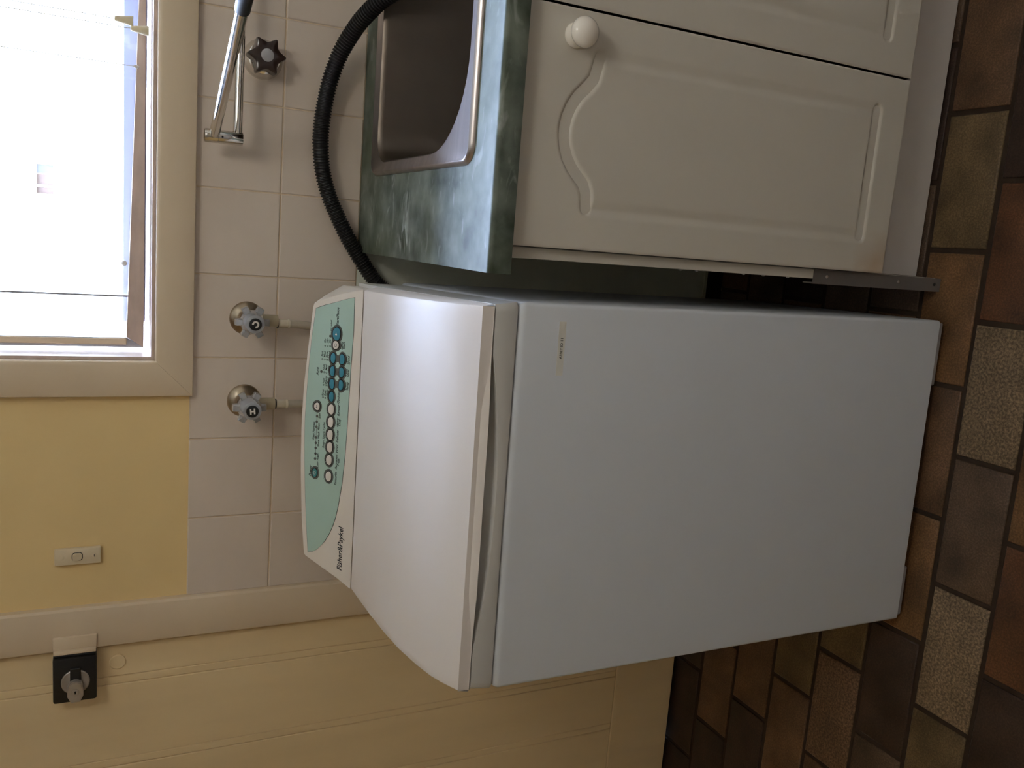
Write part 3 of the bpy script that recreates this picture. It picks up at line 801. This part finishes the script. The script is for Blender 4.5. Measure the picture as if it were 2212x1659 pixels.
TX = [('Start/Pause', 0.2116, 0.0494, 0.031, 'w'), ('Lid Locked', 0.1950, 0.0619, 0.019, 'w'), ('9hr', 0.1680, 0.0731, .0050, 's'), ('3hr', 0.1682, 0.0678, .0050, 's'), ('1hr', 0.1684, 0.0629, .0050, 's'),
      ('Delay', 0.1635, 0.0390, .0056, 's'), ('Start', 0.1639, 0.0345, .0056, 's'), ('Fast', 0.1450, 0.0780, .0050, 's'), ('Med', 0.1450, 0.0730, .0050, 's'), ('Slow', 0.1450, 0.0682, .0050, 's'), ('Hold', 0.1450, 0.0630, .0050, 's'),
      ('Spin', 0.1400, 0.0283, .0056, 's'), ('Speed', 0.1399, 0.0238, .0056, 's'), ('Auto', 0.1143, 0.0864, .0060, 's'), ('High', 0.1222, 0.0733, .0050, 's'), ('Med', 0.1221, 0.0687, .0050, 's'), ('Low', 0.1213, 0.0633, .0050, 's'),
      ('Water', 0.1177, 0.0284, .0056, 's'), ('Level', 0.1176, 0.0240, .0056, 's'), ('Hot', 0.0990, 0.0731, .0050, 's'), ('Warm', 0.1005, 0.0683, .0050, 's'), ('Cold', 0.0998, 0.0635, .0050, 's'),
      ('Wash', 0.0952, 0.0285, .0056, 's'), ('Temp', 0.0953, 0.0241, .0056, 's'), ('Rinse', 0.0782, 0.0738, .0048, 's'), ('Soak', 0.0782, 0.0690, .0048, 's'), ('Water', 0.0786, 0.0650, .0044, 's'), ('Saver', 0.0786, 0.0616, .0044, 's'),
      ('Options', 0.0738, 0.0414, .0058, 's'), ('Regular', 0.0518, 0.0398, .0058, 's'), ('Heavy', 0.0304, 0.0414, .0056, 's'), ('Duty', 0.0309, 0.0370, .0056, 's'), ('Delicate', 0.0061, 0.0403, .0058, 's'), ('Wool', -0.0159, 0.0401, .0058, 's'),
      ('Permanent', -0.0385, 0.0404, .0054, 's'), ('Press', -0.0388, 0.0360, .0054, 's'), ('Favourite', -0.0683, 0.0406, .0056, 's'), ('Power', -0.0636, 0.0942, .0068, 's'), ('Smart Touch Cycles', 0.0044, 0.0686, 0.046, 'w'),
      ('Wash Progress', 0.0081, 0.0899, 0.033, 'w'), ('Long Wash', -0.0429, 0.0794, .0050, 's'), ('Short Wash', -0.0048, 0.0793, .0050, 's'), ('Rinse', 0.0175, 0.0797, .0050, 's'), ('Spin', 0.0364, 0.0790, .0050, 's')]
for body_, x_, y_, k_, md in TX:
    mb = MB()
    text_into(mb, body_, PM @ Matrix.Translation((x_, y_, 0)), size=k_ * 1.1 if md == 's' else None, width=k_ if md == 'w' else None, shear=0.25, bold=0.024, h=H0 + 0.0002)
    mb.build('lettering', M['ink'], cp, 0)
# asset label
st = MB(); st.add([(0.2505 - 0.0735, -0.0001, 0.7650), (0.2505, -0.0001, 0.7648), (0.2505, -0.0001, 0.7756), (0.2505 - 0.0735, -0.0001, 0.7760)], [(0, 1, 2, 3)])
st = MB().box(0.1770, 0.2510, -0.0003, 0.0001, 0.7650, 0.7757)
lab = st.build('label_tape', M['sticker'], wm, 0)
mb = MB(); text_into(mb, 'ASSET ID 11', Matrix(((1, 0, 0, 0.2145), (0, 0, -1, 0.0), (0, 1, 0, 0.7700), (0, 0, 0, 1))), width=0.0285, bold=0.012, h=0.0006)
mb.build('lettering', M['ink'], lab, 0)

def add_stain(m, point, radius, col):
    t = m.node_tree; b = t.nodes['Principled BSDF']
    old = b.inputs['Base Color'].links[0].from_socket
    tcn = t.nodes.new('ShaderNodeTexCoord')
    ns = t.nodes.new('ShaderNodeTexNoise'); ns.inputs['Scale'].default_value = 14
    t.links.new(tcn.outputs['Object'], ns.inputs['Vector'])
    d = t.nodes.new('ShaderNodeVectorMath'); d.operation = 'DISTANCE'; d.inputs[1].default_value = point
    t.links.new(tcn.outputs['Object'], d.inputs[0])
    ad = t.nodes.new('ShaderNodeMath'); ad.operation = 'MULTIPLY_ADD'; ad.inputs[1].default_value = radius * 1.2
    t.links.new(ns.outputs['Fac'], ad.inputs[0]); t.links.new(d.outputs['Value'], ad.inputs[2])
    mr = t.nodes.new('ShaderNodeMapRange')
    mr.inputs['From Min'].default_value = radius * 0.6; mr.inputs['From Max'].default_value = radius * 1.7
    mr.inputs['To Min'].default_value = 0.75; mr.inputs['To Max'].default_value = 0.0
    t.links.new(ad.outputs[0], mr.inputs['Value'])
    mx = t.nodes.new('ShaderNodeMix'); mx.data_type = 'RGBA'; mx.inputs['B'].default_value = col
    t.links.new(mr.outputs[0], mx.inputs['Factor']); t.links.new(old, mx.inputs['A'])
    t.links.new(mx.outputs['Result'], b.inputs['Base Color'])
add_stain(M['cab'], (-0.345 - 0.5, -0.6 + 0.3, 0.182), 0.05, s(186, 152, 112))

# ================================================================ BENCH, SINK, CABINET
BX0, BX1, BT_, BB = -0.4000, 1.55, 0.889, 0.853
SKX0, SKX1, SKY0, SKY1 = -0.2615, 0.36, -0.549, -0.083
mb = MB()
xs = [BX0, SKX0 + 0.012, SKX1 - 0.012, BX1]; ys = [-0.597, SKY0 + 0.012, SKY1 - 0.012, -0.001]
for i in range(3):
    for j in range(3):
        if i == 1 and j == 1: continue
        mb.box(xs[i], xs[i + 1], ys[j], ys[j + 1], BB, BT_)
nose = [(-0.597, BB), (-0.612, BB), (-0.6185, BB + 0.003), (-0.6200, BB + 0.009), (-0.6198, BB + 0.020), (-0.6190, BB + 0.0225)]
for i in range(7):
    a = PI / 2 * i / 6
    nose.append((-0.6125 - 0.0070 * math.cos(a) + 0.0, BT_ - 0.0070 + 0.0070 * math.sin(a)))
nose.append((-0.597, BT_))
mb.rings([[(BX0, y, z) for y, z in nose], [(BX1, y, z) for y, z in nose]], True, True)
bench = tag(mb.build('benchtop', M['bench'], None, 30), 'green marbled laminate benchtop with rounded front edge', 'benchtop')

sink = tag(empty('sink', (0.05, -0.316, BT_)), 'stainless steel inset sink in the green benchtop', 'sink')
off = (0.05, -0.316, BT_)
def ring3(x0, x1, y0, y1, rs, z): return [(x, y, z) for x, y in rrect(x0, x1, y0, y1, rs, 10)]
mb = MB()
IX0, IX1, IY0, IY1 = -0.2400, 0.32, -0.5190, -0.1080
OR = [0.03, 0.025, 0.028, 0.03]
IR = [0.06, 0.05, 0.135, 0.135]
def off_rect(d, rs=0): return (SKX0 + d, SKX1 - d, SKY0 + d, SKY1 - d, [max(0.004, r - d) for r in OR])
mb.rings([ring3(*off_rect(0), BT_ + 0.0003), ring3(*off_rect(0.0005), BT_ + 0.0022), ring3(*off_rect(0.0040), BT_ + 0.0068), ring3(*off_rect(0.0065), BT_ + 0.0078), ring3(*off_rect(0.0095), BT_ + 0.0068),
          ring3(IX0 - 0.005, IX1 + 0.005, IY0 - 0.005, IY1 + 0.005, [r + 0.005 for r in IR], BT_ + 0.0046),
          ring3(IX0, IX1, IY0, IY1, IR, BT_ + 0.0036)])
mb.build('sink_rim', M['steel'], sink, 40, off)
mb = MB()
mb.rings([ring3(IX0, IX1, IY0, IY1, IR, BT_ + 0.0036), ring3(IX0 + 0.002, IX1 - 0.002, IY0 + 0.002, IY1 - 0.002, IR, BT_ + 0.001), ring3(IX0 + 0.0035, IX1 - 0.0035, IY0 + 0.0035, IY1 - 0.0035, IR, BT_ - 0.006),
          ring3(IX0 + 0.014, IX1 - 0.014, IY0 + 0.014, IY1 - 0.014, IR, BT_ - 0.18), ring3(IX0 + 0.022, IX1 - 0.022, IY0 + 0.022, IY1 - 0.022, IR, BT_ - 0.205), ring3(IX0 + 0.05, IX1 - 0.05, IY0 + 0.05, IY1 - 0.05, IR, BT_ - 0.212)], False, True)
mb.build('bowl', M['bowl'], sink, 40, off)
mb = MB(); mb.lathe([(0.035, 0.0), (0.035, 0.002), (0.028, 0.003), (0.02, -0.004)], (0.04, -0.31, BT_ - 0.212), (0, 0, 1), 24)
mb.build('waste_outlet', M['chrome'], sink, 40, off)

# cabinet under the bench
cab = tag(empty('sink_cabinet', (0.5, -0.3, 0)), 'white sink cabinet with arched routed doors below the green benchtop', 'cabinet')
co = (0.5, -0.3, 0)
MB().box(-0.3790, -0.3635, -0.5855, -0.004, 0.012, BB - 0.0015, 0.0008, 1).build('side_panel', M['cab'], cab, 35, co)
mb = MB(); mb.box(-0.3630, 1.50, -0.575, -0.03, 0.155, 0.171); mb.box(-0.3630, 1.50, -0.02, -0.008, 0.155, BB - 0.01); mb.box(1.485, 1.50, -0.585, -0.03, 0.012, BB - 0.0015); mb.box(-0.3630, 1.484, -0.575, -0.54, BB - 0.02, BB - 0.0015)
mb.build('carcass', M['cab'], cab, 0, co)
MB().box(-0.3630, 1.50, -0.5385, -0.5235, 0.004, 0.154, 0.0008, 1).build('kickboard', M['kick'], cab, 35, co)
mb = MB(); mb.box(-0.3870, -0.3640, -0.5880, -0.5860, 0.001, 0.3000); mb.box(-0.3870, -0.3850, -0.5860, -0.5650, 0.001, 0.3000)
ang = mb.build('steel_angle', M['angle'], cab, 0, co); ang['label'] = 'grey steel corner angle with rivets'
for z, m_ in ((0.272, 'rivet'), (0.106, 'rivet'), (0.016, 'ink')):
    MB().lathe([(0.0030, 0), (0.0028, 0.0008), (0.0015, 0.0015)], (-0.3745, -0.5879, z), (0, -1, 0), 12).build('rivet', M[m_], ang, 35, co)
for z in (0.56, 0.53, 0.44, 0.40, 0.35, 0.22):
    MB().lathe([(0.0028, 0), (0.0026, 0.0012), (0.001, 0.002)], (-0.3790, -0.582, z), (-1, 0, 0), 10).build('screw', M['rivet'], cab, 35, co)

DOOR_OUT = [(-0.1085, 0.7490), (-0.1142, 0.7509), (-0.1379, 0.7565), (-0.1500, 0.7665), (-0.1622, 0.7783), (-0.1760, 0.7870), (-0.1912, 0.7928), (-0.2055, 0.7950), (-0.2172, 0.7945), (-0.2300, 0.7918), (-0.2431, 0.7863), (-0.2540, 0.7790), (-0.2625, 0.7712), (-0.2690, 0.7640), (-0.2752, 0.7584), (-0.2860, 0.7540), (-0.3010, 0.7525), (-0.3060, 0.7520)]
def make_door(xl, xr, z0, z1, parent, cofs, flip=False):
    # routed front as a fine height field; groove follows an arched frame
    gw = 0.0220; gd = 0.0088
    base_l, base_r = -0.3625, -0.0545
    path = []
    for x_, z_ in DOOR_OUT: path.append((x_, z_ - gw / 2))
    zb = 0.2245
    left, right = path[-1][0], path[0][0]
    path = [(right, path[0][1])] + path[1:-1] + [(left, path[-1][1])]
    closed = path + [(left, zb), (right, zb)]
    shift = xl - base_l
    closed = [(x_ + shift, z_) for x_, z_ in closed]
    segs = [(closed[i], closed[(i + 1) % len(closed)]) for i in range(len(closed))]
    # non-uniform grid: fine only where grooves run
    st = 0.0022
    nx_ = int((xr - xl) / st); nz_ = int((z1 - z0) / st)
    xs_ = [xl + (xr - xl) * i / nx_ for i in range(nx_ + 1)]
    zs_ = []
    z_ = z0
    while z_ < z1 - 1e-6:
        zs_.append(z_)
        fine = (z_ < 0.25) or (z_ > 0.715 and z_ < 0.805)
        z_ += st if fine else 0.012
    zs_.append(z1)
    def depth(x_, z_):
        out = 0.0
        for (ax, az), (bx_, bz) in segs:
            dx, dz = bx_ - ax, bz - az; L2 = dx * dx + dz * dz
            t = max(0, min(1, ((x_ - ax) * dx + (z_ - az) * dz) / L2))
            d = math.hypot(x_ - ax - t * dx, z_ - az - t * dz) / (gw / 2)
            if d < 0.985:
                k = 0.3 if abs(dx) < 1e-4 else 1.0          # side grooves made shallower to stand in for their fainter shading
                out = max(out, k * gd * (1 - math.sqrt(d * d + 0.03) + 0.0149 * d))
        return out
    vs = []; fs = []
    for z_ in zs_:
        for x_ in xs_:
            e = min(x_ - xl, xr - x_, z_ - z0, z1 - z_)
            vs.append((x_, -0.6000 + depth(x_, z_) + (0.0012 if e < 1e-6 else 0), z_))
    n_ = nx_ + 1
    for j in range(len(zs_) - 1):
        for i in range(nx_):
            fs.append((j * n_ + i, j * n_ + i + 1, (j + 1) * n_ + i + 1, (j + 1) * n_ + i))
    mb = MB(); mb.add(vs, fs)
    # edges and back
    mb.box(xl, xr, -0.5975, -0.5862, z0, z1)
    mb.rings([[(xl, -0.5988, z0), (xr, -0.5988, z0), (xr, -0.5988, z1), (xl, -0.5988, z1)], [(xl, -0.5862, z0), (xr, -0.5862, z0), (xr, -0.5862, z1), (xl, -0.5862, z1)]])
    return mb.build('cabinet_door', M['cab'], parent, 50, cofs)
d1 = make_door(-0.3622, -0.0540, 0.1600, BB - 0.004, cab, co)
d2 = make_door(-0.0505, 0.2577, 0.1600, BB - 0.004, cab, co)
for k_, dx in ((2, 0.6234), (3, 0.9351)):
    d = bpy.data.objects.new('cabinet_door', d1.data); COL.objects.link(d); d.parent = cab; d.location = (dx, 0, 0)
def knob(x, z, parent):
    mb = MB()
    pr = [(0.0160, 0.0), (0.0168, 0.002), (0.0150, 0.005), (0.0095, 0.0085), (0.0090, 0.0110), (0.0140, 0.0140)]
    for i in range(1, 12):
        a = -PI / 2 * 0.55 + (PI / 2 * 1.55) * i / 11
        pr.append((0.0195 * math.cos(a), 0.0245 + 0.0125 * math.sin(a)))
    pr[-1] = (0.0004, 0.0370)
    mb.lathe(pr, (x, -0.6000, z), (0, -1, 0), 32)
    return mb.build('knob', M['knob'], parent, 60, co)
knob(-0.0880, 0.7800, d1)
knob(0.0, 0.7800, d2)

# ================================================================ TAPS, HOSES, SPOUT
def lobes(n, depth, power=1.0):
    return lambda t, h: 1.0 - depth + depth * (0.5 + 0.5 * math.cos(n * t)) ** power
def laundry_tap(x, z, letter, label):
    o = tag(empty('tap', (x, 0, z)), label, 'tap', 'clear-handled laundry taps')
    fl = MB().lathe([(0.0312, -0.001), (0.0312, 0.0015), (0.0290, 0.0045), (0.0200, 0.0105), (0.0165, 0.0130), (0.0150, 0.0180)], (0, 0, 0), (0, -1, 0), 36)
    fl.build('flange', M['brass'], o, 40)
    MB().lathe([(0.0125, 0.012), (0.0120, 0.030), (0.0090, 0.034), (0.0090, 0.060)], (0, 0, 0), (0, -1, 0), 20).build('spindle', M['brass'], o, 40)
    mb = MB()
    tabs = lambda t, h: 0.70 + 0.30 * max(0.0, min(1.0, 2.0 * math.cos(6 * t) + 0.35))
    mb.lathe([(0.0210, 0.0540), (0.0295, 0.0560), (0.0305, 0.0640), (0.0290, 0.0720), (0.0220, 0.0760)], (0, 0, 0), (0, -1, 0), 96, shape=tabs)
    mb.lathe([(0.0170, 0.0500), (0.0205, 0.0540), (0.0205, 0.0740), (0.0175, 0.0900), (0.0160, 0.0965), (0.0130, 0.0985)], (0, 0, 0), (0, -1, 0), 36)
    h = mb.build('handle', M['acrylic'], o, 40)
    c = MB().lathe([(0.0108, 0.0975), (0.0108, 0.0998), (0.0100, 0.1004)], (0, 0, 0), (0, -1, 0), 28).build('cap', M['ink'], h, 40)
    # letter disc: H upright, C turned a little
    mb = MB()
    rot = Matrix.Rotation(math.radians(135 if letter == 'C' else 95), 4, 'Z')
    mt = Matrix(((1, 0, 0, 0), (0, 0, -1, -0.1004), (0, 1, 0, 0), (0, 0, 0, 1))) @ rot
    if letter == 'H':
        for q in ([(-0.0046, -0.0052), (-0.0020, -0.0052), (-0.0020, 0.0052), (-0.0046, 0.0052)], [(0.0020, -0.0052), (0.0046, -0.0052), (0.0046, 0.0052), (0.0020, 0.0052)], [(-0.0020, -0.0013), (0.0020, -0.0013), (0.0020, 0.0013), (-0.0020, 0.0013)]):
            mb.prism(q, 0.0, 0.0003, mt)
    else:
        n = 22; pa = [math.radians(42 + 276 * i / n) for i in range(n + 1)]
        inner = [mt @ Vector((0.0030 * math.cos(a), 0.0030 * math.sin(a), 0.0003)) for a in pa]
        outer = [mt @ Vector((0.0062 * math.cos(a), 0.0062 * math.sin(a), 0.0003)) for a in pa]
        mb.rings([inner, outer], closed=False)
    mb.build('letter', M['btn_white'], h, 0)
    # outlet elbow behind the handle
    MB().tube([(0, -0.020, -0.004), (0, -0.030, -0.014), (0, -0.032, -0.030), (0, -0.032, -0.050)], 0.0115, 16).build('outlet', M['nylon'], o, 50)
    return o
laundry_tap(-0.535, 1.0916, 'C', 'cold tap with clear handle and black C cap, above the right of the washing machine')
laundry_tap(-0.690, 1.0926, 'H', 'hot tap with clear handle and black H cap, left of the cold tap')
def inlet_hose(x, zt, lean, label):
    o = tag(empty('inlet_hose', (x, -0.032, zt)), label, 'hose', 'inlet hoses of the washing machine')
    mb = MB(); mb.lathe([(0.0085, 0.0), (0.0088, -0.001), (0.0088, -0.002), (0.0078, -0.003), (0.0078, -0.018), (0.0090, -0.019), (0.0090, -0.022), (0.0072, -0.023)], (0, 0, 0), (0, 0, 1), 20, shape=None)
    mb.build('ferrule', M['sleeve'], o, 40)
    MB().lathe([(0.0092, 0.001), (0.0092, -0.0008)], (0, 0, 0), (0, 0, 1), 20).build('washer_ring', M['black'], o, 40)
    MB().tube([(0, 0, -0.022), (lean * 0.3, -0.002, -0.05), (lean, -0.006, -0.10), (lean * 1.2, -0.012, -0.16), (lean * 1.3, -0.02, -0.30)], 0.0078, 14).build('hose_tube', M['hose_clear'], o, 60)
inlet_hose(-0.5395, 1.0415, -0.006, 'cloudy inlet hose hanging from the cold tap')
inlet_hose(-0.6905, 1.0405, -0.002, 'cloudy inlet hose hanging from the hot tap')

# brown sink tap
o = tag(empty('sink_tap', (-0.0758, 0, 1.0765)), 'dark brown lobed tap handle on a chrome flange above the sink', 'tap')
MB().lathe([(0.0345, -0.001), (0.0345, 0.002), (0.0325, 0.005), (0.0285, 0.012), (0.0270, 0.020), (0.0200, 0.024)], (0, 0, 0), (0, -1, 0), 40).build('flange', M['chrome'], o, 40)
mb = MB()
mb.lathe([(0.0260, 0.0200), (0.0345, 0.0230), (0.0350, 0.0420), (0.0335, 0.0480), (0.0280, 0.0500), (0.0140, 0.0505)], (0, 0, 0), (0, -1, 0), 144, shape=lambda t, h: min(0.95, 1.0 - 0.34 * abs(math.sin(3 * t)) ** 0.85))
h = mb.build('handle', M['brown'], o, 40)
MB().lathe([(0.0108, 0.0495), (0.0108, 0.0518), (0.0095, 0.0528)], (0, 0, 0), (0, -1, 0), 28).build('cap', M['capgrey'], h, 40)

# folding swivel spout
o = tag(empty('swivel_spout', (-0.2213, -0.060, 1.1155)), 'folded double-arm chrome swivel spout above the sink', 'spout')
MB().lathe([(0.0108, 0.0), (0.0114, 0.001), (0.0114, 0.0395), (0.0106, 0.0400), (0.0106, 0.0406), (0.0114, 0.0411), (0.0114, 0.0600), (0.0106, 0.0612), (0.0106, 0.0620)], (0, 0, 0), (0, 0, 1), 28).build('hinge_block', M['chrome'], o, 40)
MB().lathe([(0.0016, 0), (0.0016, 0.0008)], (-0.001, -0.0112, 0.034), (0, -1, 0), 10).build('grub_screw', M['ink'], o, 40)
MB().tube([(0.004, 0.0, 0.0085), (0.15, 0.0, 0.0075), (0.36, 0.0, 0.0065)], 0.0076, 20).build('lower_arm', M['chrome'], o, 60)
p0 = Vector((0.004, -0.008, 0.0465)); p1 = Vector((-0.0760 + 0.2213, -0.355 + 0.060, 1.1620 - 1.1155))
d_ = (p1 - p0).normalized()
MB().tube([p0, (p0 + p1) / 2, p1], 0.0086, 20).build('upper_arm', M['chrome'], o, 60)
MB().tube([p1 - d_ * 0.002, p1 + d_ * 0.02, p1 + d_ * 0.045 + Vector((0, 0, -0.002)), p1 + d_ * 0.062 + Vector((0, 0, -0.012)), p1 + d_ * 0.066 + Vector((0, 0, -0.035))], 0.0108, 20).build('outlet_sleeve', M['black'], o, 60)
MB().tube([(0.36, 0.0, -0.02), (0.36, 0.0, 0.03)], 0.016, 20).lathe([(0.030, -0.001), (0.030, 0.004), (0.016, 0.012), (0.0150, 0.060)], (0.36, 0.060, 0.006), (0, -1, 0), 28).build('wall_boss', M['chrome'], o, 40)

# corrugated drain hose
pts = [(-0.498, -0.052, 0.72), (-0.492, -0.046, 0.782), (-0.477, -0.037, 0.828), (-0.4546, -0.030, 0.8589), (-0.4182, -0.026, 0.8863), (-0.3766, -0.024, 0.9143), (-0.3307, -0.024, 0.9401), (-0.2936, -0.024, 0.9572), (-0.2540, -0.024, 0.9688), (-0.2117, -0.025, 0.9739), (-0.1790, -0.026, 0.9738), (-0.1430, -0.028, 0.9705)]
# towards the sink the hose bends away from the wall
pts += [(-0.1000, -0.036, 0.9640), (-0.0570, -0.052, 0.9530), (-0.0220, -0.076, 0.9390), (0.0050, -0.104, 0.9240), (0.0300, -0.140, 0.9030), (0.048, -0.172, 0.872), (0.060, -0.195, 0.83)]
def spline(ps, step):
    ps = [Vector(p) for p in ps]; out = []
    for i in range(len(ps) - 1):
        p0_, p1_, p2_, p3_ = ps[max(0, i - 1)], ps[i], ps[i + 1], ps[min(len(ps) - 1, i + 2)]
        n = max(2, int((p2_ - p1_).length / 0.002))
        for k in range(n):
            t = k / n
            out.append(0.5 * ((2 * p1_) + (p2_ - p0_) * t + (2 * p0_ - 5 * p1_ + 4 * p2_ - p3_) * t * t + (3 * p1_ - p0_ - 3 * p2_ + p3_) * t ** 3))
    out.append(ps[-1])
    res = [out[0]]; acc = 0.0; last = out[0]
    for p in out[1:]:
        seg = (p - last).length
        while acc + seg >= step:
            f = (step - acc) / seg
            last = last.lerp(p, f); res.append(last.copy()); seg = (p - last).length; acc = 0.0
        acc += seg; last = p
    return res
hp = spline(pts, 0.00135)
prr = [0.0152, 0.0150, 0.0128, 0.0128]
ho = MB().tube(hp, lambda i: prr[i % 4], 18).build('drain_hose', M['black'], None, 40)
tag(ho, 'black corrugated drain hose arching from the washing machine into the sink', 'hose')

# ---- the neighbour's window strip, as parts of that house
x0, x1, z0, z1 = HW
MB().box(x1 - 0.14, x1, 0.08, 0.1, z0, z1).build('window_pane', M['house_grey'], house, 0)
MB().box(x0 + 0.14, x1 - 0.145, 0.08, 0.1, z0, z1).build('window_blind', M['house_dark'], house, 0)
MB().box(x0 + 0.105, x0 + 0.135, 0.05, 0.09, z0, z1).build('window_bar', M['house'], house, 0)
MB().box(x0, x0 + 0.10, 0.08, 0.1, z0, z1).build('window_blind', M['house_dark'], house, 0)
MB().rings([[(-14.5, -0.6, 5.5), (14.5, -0.6, 5.5), (14.5, 3, 7), (-14.5, 3, 7)], [(-14.5, -0.6, 5.6), (14.5, -0.6, 5.6), (14.5, 3, 7.1), (-14.5, 3, 7.1)]], True, True).build('roof', M['house_grey'], house, 0)
